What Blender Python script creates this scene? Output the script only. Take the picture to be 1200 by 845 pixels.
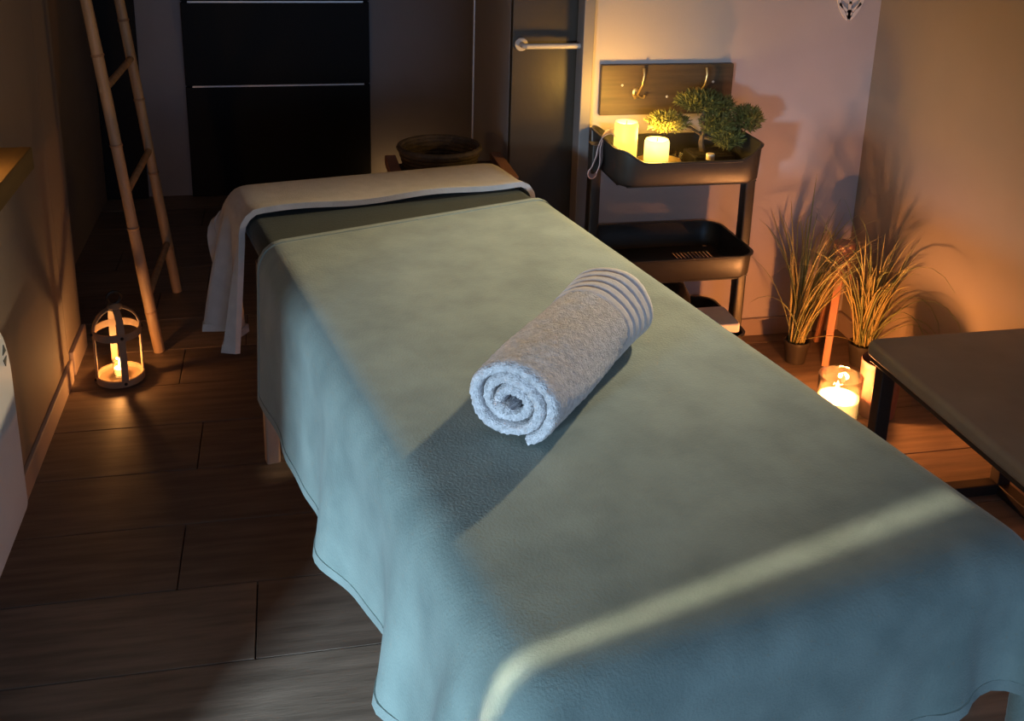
import bpy, bmesh, math, random
import numpy as np
from mathutils import Vector, Matrix
for o in list(bpy.data.objects): bpy.data.objects.remove(o, do_unlink=True)
S = bpy.context.scene
COL = S.collection
PI = math.pi

# ------------------------------------------------------------------ camera
F, CYP, PITCH, YAW, ROLL, CAMH = 1238.6, 220.7, 0.30262, 0.2155, -0.02787, 1.5274
def cam_axes():
    cp, sp, cy, sy = math.cos(PITCH), math.sin(PITCH), math.cos(YAW), math.sin(YAW)
    fwd = Vector((sy*cp, cy*cp, -sp)); right = Vector((cy, -sy, 0)); down = fwd.cross(right)
    c, s = math.cos(ROLL), math.sin(ROLL)
    return c*right + s*down, -s*right + c*down, fwd
cr, cd, cf = cam_axes()
cam_d = bpy.data.cameras.new('camera'); cam = bpy.data.objects.new('camera', cam_d); COL.objects.link(cam)
cam_d.sensor_fit = 'HORIZONTAL'; cam_d.sensor_width = 36.0
cam_d.lens = F/1200*36.0
cam_d.shift_y = (CYP-422.5)/1200        # the photograph is a crop from an upright frame
cam_d.clip_start = 0.05
u_ = -cd; b_ = -cf
cam.matrix_world = Matrix(((cr.x, u_.x, b_.x, 0), (cr.y, u_.y, b_.y, 0), (cr.z, u_.z, b_.z, CAMH), (0, 0, 0, 1)))
S.camera = cam

# ------------------------------------------------------------------ world, lights, exposure
w = bpy.data.worlds.new('world'); S.world = w; w.use_nodes = True
w.node_tree.nodes['Background'].inputs[0].default_value = (0.30, 0.38, 0.48, 1)
w.node_tree.nodes['Background'].inputs[1].default_value = 0.10
vs = S.view_settings
vs.view_transform = 'Standard'; vs.look = 'None'; vs.gamma = 1.0; vs.use_curve_mapping = False
vs.exposure = 0.0

def aim(o, d):
    o.rotation_euler = Vector(d).to_track_quat('-Z', 'Y').to_euler()
def area(name, loc, d, sx, sy, power, col, spread=180):
    l = bpy.data.lights.new(name, 'AREA'); l.shape = 'RECTANGLE'; l.size = sx; l.size_y = sy
    l.energy = power; l.color = col; l.spread = math.radians(spread)
    o = bpy.data.objects.new(name, l); COL.objects.link(o); o.location = loc; aim(o, d); return o
def point(name, loc, power, col, r=0.01):
    l = bpy.data.lights.new(name, 'POINT'); l.energy = power; l.color = col; l.shadow_soft_size = r
    o = bpy.data.objects.new(name, l); COL.objects.link(o); o.location = loc; return o
# evening daylight: the window behind the camera, the window in the left wall, and a narrow lamp set before it for the table's light streak
area('daylight_window_near', (0.55, -1.30, 1.15), (0, 1, -0.14), 1.7, 0.55, 19, (0.38, 0.62, 1.0))
area('daylight_window_left', (-1.55, -0.60, 0.98), (0.56, 0.82, -0.40), 0.20, 0.25, 20, (0.58, 0.82, 1.0), 56)
area('table_streak_light', (-0.63, 0.655, 1.02), (0.545, 0.165, -0.20), 0.014, 0.50, 0.085, (1.0, 0.86, 0.60), 2.6)

# ------------------------------------------------------------------ materials
MATS = {}
def _n(nt, t, **k):
    n = nt.nodes.new(t)
    for a, b in k.items(): setattr(n, a, b)
    return n
def pm(name, col, rough=0.6, metal=0.0, var=0.0, vscale=8.0, stretch=(1, 1, 1), bump=0.0, bscale=60.0, sheen=0.0,
       emit=None, estr=0.0, spec=0.5, detail=4.0, bdist=0.01, sub=0.0, col2=None, coat=0.0):
    m = bpy.data.materials.new(name); m.use_nodes = True; nt = m.node_tree
    p = nt.nodes['Principled BSDF']
    p.inputs['Base Color'].default_value = (*col, 1); p.inputs['Roughness'].default_value = rough
    p.inputs['Metallic'].default_value = metal; p.inputs['Specular IOR Level'].default_value = spec
    if sheen: p.inputs['Sheen Weight'].default_value = sheen; p.inputs['Sheen Roughness'].default_value = 0.4
    if sub: p.inputs['Subsurface Weight'].default_value = sub; p.inputs['Subsurface Radius'].default_value = (0.02, 0.012, 0.006)
    if coat: p.inputs['Coat Weight'].default_value = coat
    if emit: p.inputs['Emission Color'].default_value = (*emit, 1); p.inputs['Emission Strength'].default_value = estr
    tc = _n(nt, 'ShaderNodeTexCoord'); mp = _n(nt, 'ShaderNodeMapping'); mp.inputs['Scale'].default_value = stretch
    nt.links.new(tc.outputs['Object'], mp.inputs[0])
    if var or col2:
        nz = _n(nt, 'ShaderNodeTexNoise'); nz.inputs['Scale'].default_value = vscale; nz.inputs['Detail'].default_value = detail
        nt.links.new(mp.outputs[0], nz.inputs[0])
        rp = _n(nt, 'ShaderNodeValToRGB')
        a = col2 if col2 else tuple(max(0, c*(1-var)) for c in col)
        b = col if col2 else tuple(min(1, c*(1+var)) for c in col)
        rp.color_ramp.elements[0].position = 0.33; rp.color_ramp.elements[1].position = 0.67
        rp.color_ramp.elements[0].color = (*a, 1); rp.color_ramp.elements[1].color = (*b, 1)
        nt.links.new(nz.outputs[0], rp.inputs[0]); nt.links.new(rp.outputs[0], p.inputs['Base Color'])
    if bump:
        nb = _n(nt, 'ShaderNodeTexNoise'); nb.inputs['Scale'].default_value = bscale; nb.inputs['Detail'].default_value = 3
        nt.links.new(mp.outputs[0], nb.inputs[0])
        bp = _n(nt, 'ShaderNodeBump'); bp.inputs['Strength'].default_value = bump; bp.inputs['Distance'].default_value = bdist
        nt.links.new(nb.outputs[0], bp.inputs['Height']); nt.links.new(bp.outputs[0], p.inputs['Normal'])
    MATS[name] = m; return m
def glassy(name, tint=(1, 1, 1), edge=0.35):
    m = bpy.data.materials.new(name); m.use_nodes = True; nt = m.node_tree; nt.nodes.clear()
    out = _n(nt, 'ShaderNodeOutputMaterial'); tr = _n(nt, 'ShaderNodeBsdfTransparent'); gl = _n(nt, 'ShaderNodeBsdfGlossy')
    tr.inputs[0].default_value = (*tint, 1); gl.inputs['Roughness'].default_value = 0.06
    lw = _n(nt, 'ShaderNodeLayerWeight'); lw.inputs[0].default_value = edge
    mx = _n(nt, 'ShaderNodeMixShader'); nt.links.new(lw.outputs['Facing'], mx.inputs[0])
    nt.links.new(tr.outputs[0], mx.inputs[1]); nt.links.new(gl.outputs[0], mx.inputs[2]); nt.links.new(mx.outputs[0], out.inputs[0])
    MATS[name] = m; return m
def flame_mat(name, col, s):
    m = bpy.data.materials.new(name); m.use_nodes = True; nt = m.node_tree; nt.nodes.clear()
    out = _n(nt, 'ShaderNodeOutputMaterial'); e = _n(nt, 'ShaderNodeEmission')
    e.inputs[0].default_value = (*col, 1); e.inputs[1].default_value = s; nt.links.new(e.outputs[0], out.inputs[0])
    MATS[name] = m; return m
def glow_wax(name, col_lo, col_hi, lo, hi, z0, z1):
    """LED candle: a lamp under the top makes the wax shine, strongest near the top (object z)."""
    m = bpy.data.materials.new(name); m.use_nodes = True; nt = m.node_tree; p = nt.nodes['Principled BSDF']
    p.inputs['Base Color'].default_value = (0.45, 0.27, 0.07, 1); p.inputs['Roughness'].default_value = 0.5
    tc = _n(nt, 'ShaderNodeTexCoord'); sx = _n(nt, 'ShaderNodeSeparateXYZ'); nt.links.new(tc.outputs['Object'], sx.inputs[0])
    mr = _n(nt, 'ShaderNodeMapRange'); mr.inputs[1].default_value = z0; mr.inputs[2].default_value = z1
    mr.inputs[3].default_value = 0; mr.inputs[4].default_value = 1; nt.links.new(sx.outputs[2], mr.inputs[0])
    rp = _n(nt, 'ShaderNodeValToRGB'); rp.color_ramp.elements[0].color = (*[c*lo for c in col_lo], 1)
    rp.color_ramp.elements[1].color = (*[c*hi for c in col_hi], 1)
    nt.links.new(mr.outputs[0], rp.inputs[0]); nt.links.new(rp.outputs[0], p.inputs['Emission Color'])
    p.inputs['Emission Strength'].default_value = 1.0
    MATS[name] = m; return m

pm('plaster', (0.52, 0.45, 0.43), 0.85, var=0.05, vscale=3, bump=0.15, bscale=220, bdist=0.002)
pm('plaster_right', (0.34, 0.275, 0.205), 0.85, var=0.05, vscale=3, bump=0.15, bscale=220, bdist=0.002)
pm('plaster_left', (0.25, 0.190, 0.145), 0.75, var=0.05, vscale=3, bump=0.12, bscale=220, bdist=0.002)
pm('plaster_far', (0.36, 0.34, 0.36), 0.7, var=0.05, vscale=3, bump=0.1, bscale=200, bdist=0.002)
pm('ceiling_white', (0.55, 0.52, 0.50), 0.9, bump=0.05)
pm('base_paint', (0.42, 0.32, 0.26), 0.55, var=0.06, vscale=6)
pm('trim_paint', (0.24, 0.215, 0.21), 0.5, var=0.05, vscale=5)
pm('plank_a', (0.170, 0.118, 0.084), 0.48, var=0.25, vscale=5, stretch=(1, 9, 9), bump=0.25, bscale=26, bdist=0.002)
pm('plank_b', (0.200, 0.142, 0.102), 0.46, var=0.25, vscale=5, stretch=(1, 9, 9), bump=0.25, bscale=26, bdist=0.002)
pm('plank_c', (0.145, 0.100, 0.072), 0.50, var=0.25, vscale=5, stretch=(1, 9, 9), bump=0.25, bscale=26, bdist=0.002)
pm('underlay', (0.02, 0.015, 0.012), 0.9, bump=0.1)
pm('black_panel', (0.006, 0.006, 0.007), 0.55, bump=0.05, spec=0.25)
pm('dark_door', (0.055, 0.038, 0.022), 0.42, var=0.1, vscale=5, bump=0.05)
pm('aluminium', (0.85, 0.88, 0.92), 0.35, metal=0.4, var=0.05)
pm('white_enamel', (0.72, 0.70, 0.69), 0.4, var=0.03)
pm('bar_plastic', (0.60, 0.53, 0.48), 0.45, var=0.03)
pm('velvet', (0.272, 0.345, 0.312), 0.85, col2=(0.190, 0.250, 0.228), vscale=11, detail=9, bump=0.40, bscale=260, sheen=0.35, bdist=0.003)
pm('velvet_hem', (0.25, 0.31, 0.285), 0.85, var=0.08, vscale=20, bump=0.2, bscale=300, sheen=0.3)
pm('green_cover', (0.020, 0.034, 0.030), 0.8, var=0.15, vscale=12, bump=0.2, bscale=260, sheen=0.15)
pm('head_towel', (0.62, 0.58, 0.55), 0.95, var=0.06, vscale=30, bump=0.6, bscale=420, sheen=0.2, bdist=0.004)
pm('terry', (0.74, 0.71, 0.72), 0.95, var=0.20, vscale=130, bump=0.9, bscale=330, sheen=0.25, bdist=0.006)
pm('terry_band', (0.72, 0.69, 0.71), 0.9, var=0.05, vscale=80, bump=0.35, bscale=420, sheen=0.2, bdist=0.003)
pm('beech', (0.52, 0.40, 0.30), 0.55, var=0.12, vscale=6, stretch=(6, 6, 0.8))
pm('bamboo', (0.40, 0.25, 0.14), 0.5, var=0.18, vscale=7, stretch=(5, 5, 0.8), bump=0.15, bscale=50)
pm('bamboo_dark', (0.30, 0.17, 0.09), 0.55, var=0.15, vscale=8)
pm('lantern_wood', (0.26, 0.18, 0.115), 0.6, var=0.15, vscale=14, bump=0.1)
pm('screw_dark', (0.03, 0.025, 0.02), 0.5, metal=0.6, var=0.05)
pm('shelf_wood', (0.05, 0.026, 0.007), 0.85, spec=0.15, var=0.15, vscale=5, stretch=(8, 1, 8))
pm('cart_black', (0.030, 0.026, 0.022), 0.42, var=0.06, vscale=40, bump=0.08, bscale=300, bdist=0.001)
pm('caster_black', (0.015, 0.014, 0.013), 0.5, var=0.05)
pm('hook_board', (0.085, 0.055, 0.028), 0.5, var=0.22, vscale=6, stretch=(1, 6, 12), bump=0.12, bscale=40)
pm('brass', (0.62, 0.45, 0.20), 0.35, metal=0.8, var=0.05)
pm('screw_light', (0.75, 0.70, 0.62), 0.4, metal=0.3, var=0.03)
pm('wax', (0.90, 0.82, 0.66), 0.5, var=0.03, sub=0.2)
pm('tealight_wax', (0.92, 0.82, 0.62), 0.5, var=0.03, emit=(1.0, 0.55, 0.16), estr=3.2)
pm('jar_wax', (0.95, 0.86, 0.66), 0.5, var=0.02, emit=(1.0, 0.62, 0.22), estr=2.4)
pm('wick', (0.02, 0.016, 0.012), 0.9, var=0.1)
pm('needles', (0.16, 0.16, 0.04), 0.7, var=0.35, vscale=60)
pm('bark', (0.13, 0.085, 0.045), 0.85, var=0.3, vscale=40, bump=0.5, bscale=70)
pm('pot_dark', (0.035, 0.028, 0.024), 0.5, var=0.1, vscale=20)
pm('soil', (0.035, 0.024, 0.016), 0.95, var=0.3, vscale=60, bump=0.6, bscale=120)
pm('blade_straw', (0.55, 0.45, 0.17), 0.6, var=0.25, vscale=9)
pm('blade_green', (0.26, 0.29, 0.11), 0.6, var=0.25, vscale=9)
pm('tripod_wood', (0.52, 0.24, 0.13), 0.5, var=0.12, vscale=9, stretch=(5, 5, 1))
pm('pink_ceramic', (0.165, 0.085, 0.075), 0.6, var=0.10, vscale=18, bump=0.15, bscale=30)
pm('bench_leather', (0.29, 0.225, 0.165), 0.55, var=0.12, vscale=6, bump=0.2, bscale=140, bdist=0.003)
pm('bench_metal', (0.035, 0.026, 0.022), 0.45, var=0.08, metal=0.3)
pm('ribbon_pink', (0.62, 0.45, 0.42), 0.85, var=0.06, vscale=40, bump=0.3, bscale=200)
pm('leaf_white', (0.80, 0.73, 0.68), 0.6, var=0.04)
pm('wicker', (0.055, 0.038, 0.027), 0.8, var=0.35, vscale=30, bump=0.5, bscale=90)
pm('stool_wood', (0.34, 0.17, 0.11), 0.5, var=0.15, vscale=9)
pm('bottle_dark', (0.03, 0.022, 0.012), 0.2, var=0.05)
pm('cap_pale', (0.70, 0.58, 0.42), 0.4, var=0.04)
pm('pouch_black', (0.018, 0.015, 0.013), 0.45, var=0.2, vscale=12, bump=0.25, bscale=50)
pm('paper_white', (0.80, 0.76, 0.72), 0.7, var=0.04, vscale=20)
pm('arrow_dark', (0.05, 0.07, 0.075), 0.5, var=0.05)
pm('frosted', (0.9, 0.85, 0.75), 0.5, emit=(1.0, 0.80, 0.46), estr=0.8)
pm('rope', (0.40, 0.30, 0.20), 0.85, var=0.15, vscale=60)
glassy('glass'); glassy('glass_amber', (1.0, 0.93, 0.82), 0.45); glassy('pane', (0.95, 0.97, 1.0), 0.06)
flame_mat('flame', (1.0, 0.72, 0.30), 14)
glow_wax('led_tall', (1.0, 0.42, 0.02), (1.0, 0.62, 0.10), 0.80, 2.0, -0.02, 0.125)
glow_wax('led_short', (1.0, 0.46, 0.03), (1.0, 0.72, 0.20), 0.9, 3.0, 0.03, 0.09)

# ------------------------------------------------------------------ mesh helpers
def M(n): return MATS[n]
class MB:
    def __init__(s): s.v = []; s.f = []
    def add(s, v, f):
        k = len(s.v); s.v += [tuple(p) for p in v]; s.f += [tuple(i+k for i in q) for q in f]; return s
    def box(s, lo, hi):
        x0, y0, z0 = lo; x1, y1, z1 = hi
        return s.add([(x0,y0,z0),(x1,y0,z0),(x1,y1,z0),(x0,y1,z0),(x0,y0,z1),(x1,y0,z1),(x1,y1,z1),(x0,y1,z1)],
                     [(3,2,1,0),(4,5,6,7),(0,1,5,4),(1,2,6,5),(2,3,7,6),(3,0,4,7)])
    def lathe(s, prof, c=(0, 0, 0), n=32, close=False):
        v = []; f = []; m = len(prof)
        for i in range(n):
            a = 2*PI*i/n
            for r, z in prof: v.append((c[0]+r*math.cos(a), c[1]+r*math.sin(a), c[2]+z))
        for i in range(n):
            j = (i+1) % n
            for k in range(m-1 if not close else m):
                l = (k+1) % m
                f.append((i*m+k, j*m+k, j*m+l, i*m+l))
        if not close:
            if prof[0][0] > 1e-6: f.append(tuple(i*m for i in range(n))[::-1])
            if prof[-1][0] > 1e-6: f.append(tuple(i*m+m-1 for i in range(n)))
        return s.add(v, f)
    def tube(s, path, r, n=10, cap=True, closed=False):
        P = [Vector(p) for p in path]; m = len(P); R = r if isinstance(r, (list, tuple)) else [r]*m
        v = []; f = []; up = None
        for i, p in enumerate(P):
            if closed: t = P[(i+1) % m]-P[i-1]
            else: t = P[min(i+1, m-1)]-P[max(i-1, 0)]
            t.normalize()
            if up is None:
                up = Vector((0, 0, 1)) if abs(t.z) < 0.9 else Vector((1, 0, 0))
            a = (up - t*up.dot(t)).normalized(); b = t.cross(a); up = a
            for k in range(n):
                q = 2*PI*k/n; v.append(p + (a*math.cos(q)+b*math.sin(q))*R[i])
        for i in range(m if closed else m-1):
            j = (i+1) % m
            for k in range(n):
                l = (k+1) % n; f.append((i*n+k, i*n+l, j*n+l, j*n+k))
        if cap and not closed: f += [tuple(range(n))[::-1], tuple((m-1)*n+k for k in range(n))]
        return s.add(v, f)
    def bar(s, path, w, t, wdir=None):
        """flat strip with a rectangular section along a path; wdir = width direction (vector or list)"""
        P = [Vector(p) for p in path]; m = len(P); v = []; f = []
        for i, p in enumerate(P):
            tg = (P[min(i+1, m-1)]-P[max(i-1, 0)]).normalized()
            wd = Vector(wdir[i] if isinstance(wdir, list) else wdir); wd = (wd - tg*wd.dot(tg)).normalized()
            nd = tg.cross(wd)
            ww = w[i] if isinstance(w, list) else w
            for a, b in ((-1, -1), (1, -1), (1, 1), (-1, 1)): v.append(p + wd*a*ww/2 + nd*b*t/2)
        for i in range(m-1):
            for k in range(4):
                l = (k+1) % 4; f.append((i*4+k, i*4+l, i*4+4+l, i*4+4+k))
        f += [(3, 2, 1, 0), tuple((m-1)*4+k for k in range(4))]
        return s.add(v, f)
    def prism(s, pts, axis, lo, hi):
        """extrude a closed 2D outline along an axis (0,1,2)"""
        n = len(pts)
        def mk(p, h):
            q = list(p); q.insert(axis, h); return tuple(q)
        v = [mk(p, lo) for p in pts] + [mk(p, hi) for p in pts]
        f = [tuple(range(n))[::-1], tuple(range(n, 2*n))] + [(i, (i+1) % n, n+(i+1) % n, n+i) for i in range(n)]
        return s.add(v, f)
    def ball(s, c, rx, ry, rz, n=16, m=10):
        prof = [(math.sin(PI*k/m), -math.cos(PI*k/m)) for k in range(m+1)]
        t = MB(); t.lathe([(max(r, 0.0), z) for r, z in prof], n=n)
        return s.add([(c[0]+x*rx, c[1]+y*ry, c[2]+z*rz) for x, y, z in t.v], t.f)
    def build(s, name, mat, parent=None, smooth=False, bevel=0.0, seg=2, angle=35):
        me = bpy.data.meshes.new(name); me.from_pydata(s.v, [], s.f); me.update()
        bm = bmesh.new(); bm.from_mesh(me); bmesh.ops.remove_doubles(bm, verts=bm.verts, dist=1e-5)
        bmesh.ops.recalc_face_normals(bm, faces=bm.faces); bm.to_mesh(me); bm.free()
        me.materials.append(M(mat))
        o = bpy.data.objects.new(name, me); COL.objects.link(o)
        if parent: o.parent = parent
        if smooth:
            me.polygons.foreach_set('use_smooth', [True]*len(me.polygons))
            try: me.set_sharp_from_angle(angle=math.radians(angle))
            except Exception: pass
        if bevel:
            b = o.modifiers.new('bevel', 'BEVEL'); b.width = bevel; b.segments = seg; b.limit_method = 'ANGLE'
            me.polygons.foreach_set('use_smooth', [True]*len(me.polygons))
            w_ = o.modifiers.new('wn', 'WEIGHTED_NORMAL'); w_.keep_sharp = True
        return o
def tag(o, label, cat, group=None, kind=None):
    o['label'] = label; o['category'] = cat
    if group: o['group'] = group
    if kind: o['kind'] = kind
    return o
def thing(name, label, cat, loc=(0, 0, 0), rz=0.0, group=None):
    o = bpy.data.objects.new(name, None); COL.objects.link(o); o.location = loc; o.rotation_euler = (0, 0, rz)
    o.empty_display_size = 0.1
    return tag(o, label, cat, group)
def struct(o, label, cat): return tag(o, label, cat, kind='structure')
def rrect(x0, y0, x1, y1, r, n=6):
    pts = []
    for cx, cy, a0 in ((x1-r, y1-r, 0), (x0+r, y1-r, 90), (x0+r, y0+r, 180), (x1-r, y0+r, 270)):
        for k in range(n+1):
            a = math.radians(a0+90*k/n); pts.append((cx+r*math.cos(a), cy+r*math.sin(a)))
    return pts
def light_child(name, loc, power, col, r, parent):
    o = point(name, loc, power, col, r); o.parent = parent; return o

# ------------------------------------------------------------------ the setting
XL, XR, YB, YF, YN, ZC = -0.67, 1.845, 3.05, 4.86, -1.45, 2.45
fl = MB().box((-1.0, YN, -0.05), (2.0, YF+0.1, -0.012)).build('floor', 'underlay')
struct(fl, 'dark brown wood plank floor with staggered joints', 'floor')
rnd = random.Random(3)
JO = {0: -0.104, 1: -0.274, 3: -0.265, 2: 0.31, -1: 0.42, 4: 0.22, 5: -0.35}
row0 = 1.78
for k in range(-14, 13):
    y0 = row0+0.24*k; y1 = y0+0.24
    if y1 < YN or y0 > YF: continue
    y0 = max(y0, YN); y1 = min(y1, YF)
    off = JO.get(k, rnd.uniform(-0.6, 0.6))
    xs = [off+1.2*j for j in range(-3, 4)]
    for a, b in zip(xs[:-1], xs[1:]):
        a = max(a, -1.0); b = min(b, 2.0)
        if b-a < 0.02: continue
        g = 0.0014; dz = rnd.uniform(-0.0006, 0.0006)
        MB().box((a+g, y0+g, -0.012), (b-g, y1-g, dz)).build('plank', rnd.choice(['plank_a', 'plank_b', 'plank_c']), fl, bevel=0.0012, seg=1)

def wallbox(name, lo, hi, mat, label, cat='wall'):
    return struct(MB().box(lo, hi).build(name, mat), label, cat)
ZF = -0.012
# left wall: solid from the window's jamb to the recess, a window near the camera
wl = MB()
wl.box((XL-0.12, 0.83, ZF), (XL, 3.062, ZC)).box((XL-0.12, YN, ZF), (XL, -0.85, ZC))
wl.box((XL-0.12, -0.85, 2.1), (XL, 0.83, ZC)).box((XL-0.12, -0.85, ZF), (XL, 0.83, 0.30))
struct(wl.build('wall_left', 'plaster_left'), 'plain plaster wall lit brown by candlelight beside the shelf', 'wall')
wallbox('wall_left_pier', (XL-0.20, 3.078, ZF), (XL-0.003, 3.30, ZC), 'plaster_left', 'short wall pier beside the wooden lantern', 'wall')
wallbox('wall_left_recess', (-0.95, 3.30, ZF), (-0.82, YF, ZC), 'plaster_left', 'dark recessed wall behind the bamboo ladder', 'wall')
struct(MB().box((XL, 0.80, ZF), (XL+0.013, 3.055, 0.065)).build('baseboard_left', 'base_paint', bevel=0.003), 'low painted skirting along the plaster wall behind the radiator', 'baseboard')
struct(MB().box((XL-0.003, 3.085, ZF), (XL+0.012, 3.295, 0.075)).build('baseboard_pier', 'base_paint', bevel=0.003), 'short skirting piece on the pier by the lantern', 'baseboard')
# right wall
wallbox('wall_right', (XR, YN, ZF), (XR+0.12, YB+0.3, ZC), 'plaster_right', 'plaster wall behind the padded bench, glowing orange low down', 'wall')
struct(MB().box((XR-0.013, YN, ZF), (XR, YB, 0.065)).build('baseboard_right', 'base_paint', bevel=0.003), 'skirting under the padded bench', 'baseboard')
# wall carrying the hook board
wallbox('wall_back', (0.9025, YB, ZF), (XR+0.12, YB+0.30, ZC), 'plaster', 'pale plaster wall behind the black cart', 'wall')
struct(MB().box((0.905, YB-0.013, ZF), (XR-0.013, YB, 0.061)).build('baseboard_back', 'base_paint', bevel=0.003), 'skirting behind the cart and grass plants', 'baseboard')
struct(MB().box((0.868, YB-0.022, ZF), (0.902, YB+0.05, 2.1)).build('trim_1', 'trim_paint', bevel=0.003), 'grey door casing between the dark door and the hook wall', 'trim')
# door niche: door, partition return
d1 = MB().box((0.668, 3.105, 0.0), (0.90, 3.135, 2.05)).build('door_1', 'dark_door', bevel=0.003)
struct(d1, 'dark brown door with a pale horizontal grab bar', 'door')
hb = MB()
GZ = 0.992
hb.tube([(0.702, 3.062, GZ), (0.896, 3.062, GZ)], 0.0085, 14)
hb.tube([(0.695, 3.105, GZ), (0.695, 3.08, GZ), (0.6975, 3.067, GZ), (0.706, 3.062, GZ)], 0.0085, 14)
hb.tube([(0.888, 3.105, GZ), (0.888, 3.062, GZ)], 0.010, 14)
h = hb.build('grab_bar', 'bar_plastic', d1, True)
for x in (0.695, 0.888):
    MB().tube([(x, 3.105, GZ), (x, 3.096, GZ)], 0.0205, 24).build('flange', 'bar_plastic', d1, True, bevel=0.002)
struct(MB().box((0.668, 3.138, ZF), (1.0, 3.76, ZC)).build('wall_partition', 'plaster_far'), 'grey partition wall end beside the dark door', 'wall')
struct(MB().box((0.6625, 3.754, ZF), (0.6745, 3.766, ZC)).build('trim_2', 'aluminium', bevel=0.002), 'thin bright metal corner strip on the grey partition', 'trim')
wf = MB().box((-0.95, YF, ZF), (1.6, YF+0.1, ZC))
struct(wf.build('wall_far', 'plaster_far'), 'dim grey wall at the far end of the passage', 'wall')
wallbox('wall_passage', (1.0, 3.76, ZF), (1.12, YF, ZC), 'plaster_far', 'hidden side wall of the passage behind the partition', 'wall')
d2 = thing('door_2', 'tall black panelled sliding door with thin silver strips', 'door'); d2['kind'] = 'structure'
zs = [0.0, 0.517, 0.893, 1.27, 1.65, 2.1]
for a, b in zip(zs[:-1], zs[1:]):
    MB().box((-0.445, YF-0.036, a+0.004), (0.372, YF-0.002, b-0.004)).build('panel', 'black_panel', d2, bevel=0.002)
MB().box((-0.44, YF-0.02, 0.0), (0.367, YF, 2.1)).build('core', 'black_panel', d2)
for z in zs[1:-1]:
    MB().box((-0.415, YF-0.041, z-0.0035), (0.345, YF-0.030, z+0.0035)).build('silver_strip', 'aluminium', d2)
struct(MB().box((-0.82, YF-0.03, 0.0), (-0.64, YF-0.002, 2.1)).build('dark_opening_panel', 'black_panel', bevel=0.002), 'black panel standing for the dark opening behind the ladder', 'door')  # black sheet added in place of the unlit opening's darkness
# behind the camera
wn = MB()
wn.box((-1.0, YN-0.12, ZF), (-0.35, YN, ZC)).box((1.45, YN-0.12, ZF), (2.0, YN, ZC))
wn.box((-0.35, YN-0.12, ZF), (1.45, YN, 0.85)).box((-0.35, YN-0.12, 2.15), (1.45, YN, ZC))
struct(wn.build('wall_near', 'plaster'), 'plaster wall with a window facing the foot of the table', 'wall')
def window(name, axis, c, lo, hi, z0, z1, label):
    o = bpy.data.objects.new(name, None); COL.objects.link(o); struct(o, label, 'window')
    def bx(a0, a1, b0, b1, t=0.05):
        return ((c-t/2, a0, b0), (c+t/2, a1, b1)) if axis == 0 else ((a0, c-t/2, b0), (a1, c+t/2, b1))
    fr = MB()
    for q in ((lo, lo+0.05, z0, z1), (hi-0.05, hi, z0, z1), (lo, hi, z0, z0+0.05), (lo, hi, z1-0.05, z1)): fr.box(*bx(*q))
    fr.build('window_frame', 'white_enamel', o)
    MB().box(*bx((lo+hi)/2-0.02, (lo+hi)/2+0.02, z0, z1, 0.04)).build('mullion', 'white_enamel', o)
    for a, b in ((lo+0.05, (lo+hi)/2-0.02), ((lo+hi)/2+0.02, hi-0.05)):
        MB().box(*bx(a, b, z0+0.05, z1-0.05, 0.006)).build('pane', 'pane', o)
    return o
window('window_1', 1, YN-0.06, -0.35, 1.45, 0.85, 2.15, 'two-pane white window facing the foot of the table')
window('window_2', 0, XL-0.06, -0.85, 0.83, 0.30, 2.1, 'tall white window in the plaster wall before the radiator')
wallbox('ceiling', (-1.0, YN, ZC), (2.0, YF+0.1, ZC+0.1), 'ceiling_white', 'plain pale ceiling', 'ceiling')

# ------------------------------------------------------------------ massage table with covers
TR = 0.1976; TX, TY = 0.2119, 0.8539; TW, TL = 0.752, 1.90
TM = Matrix.Translation((TX, TY, 0)) @ Matrix.Rotation(TR, 4, 'Z')
def tw(a, b, z): return TM @ Vector((a, b, z))
mt = thing('massage_table', 'massage table with dark green cover and pale wooden legs', 'massage table', (TX, TY, 0), TR)
tt = MB().prism(rrect(0.006, 0.006, TW-0.006, TL-0.006, 0.04), 2, 0.612, 0.684).build('tabletop', 'green_cover', mt, bevel=0.034, seg=5)
MB().box((0.05, 0.06, 0.56), (TW-0.05, TL-0.06, 0.612)).build('frame', 'beech', mt, bevel=0.004)
for a, b in ((0.07, 0.20), (TW-0.07, 0.20), (0.045, TL-0.22), (TW-0.045, TL-0.22)):
    MB().prism(rrect(a-0.018, b-0.018, a+0.018, b+0.018, 0.006, 2), 2, 0.0, 0.56).build('leg', 'beech', mt)
for b in (0.20, TL-0.22):
    MB().box((0.06, b-0.012, 0.30), (TW-0.06, b+0.012, 0.335)).build('stretcher', 'beech', mt, bevel=0.003)

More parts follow.
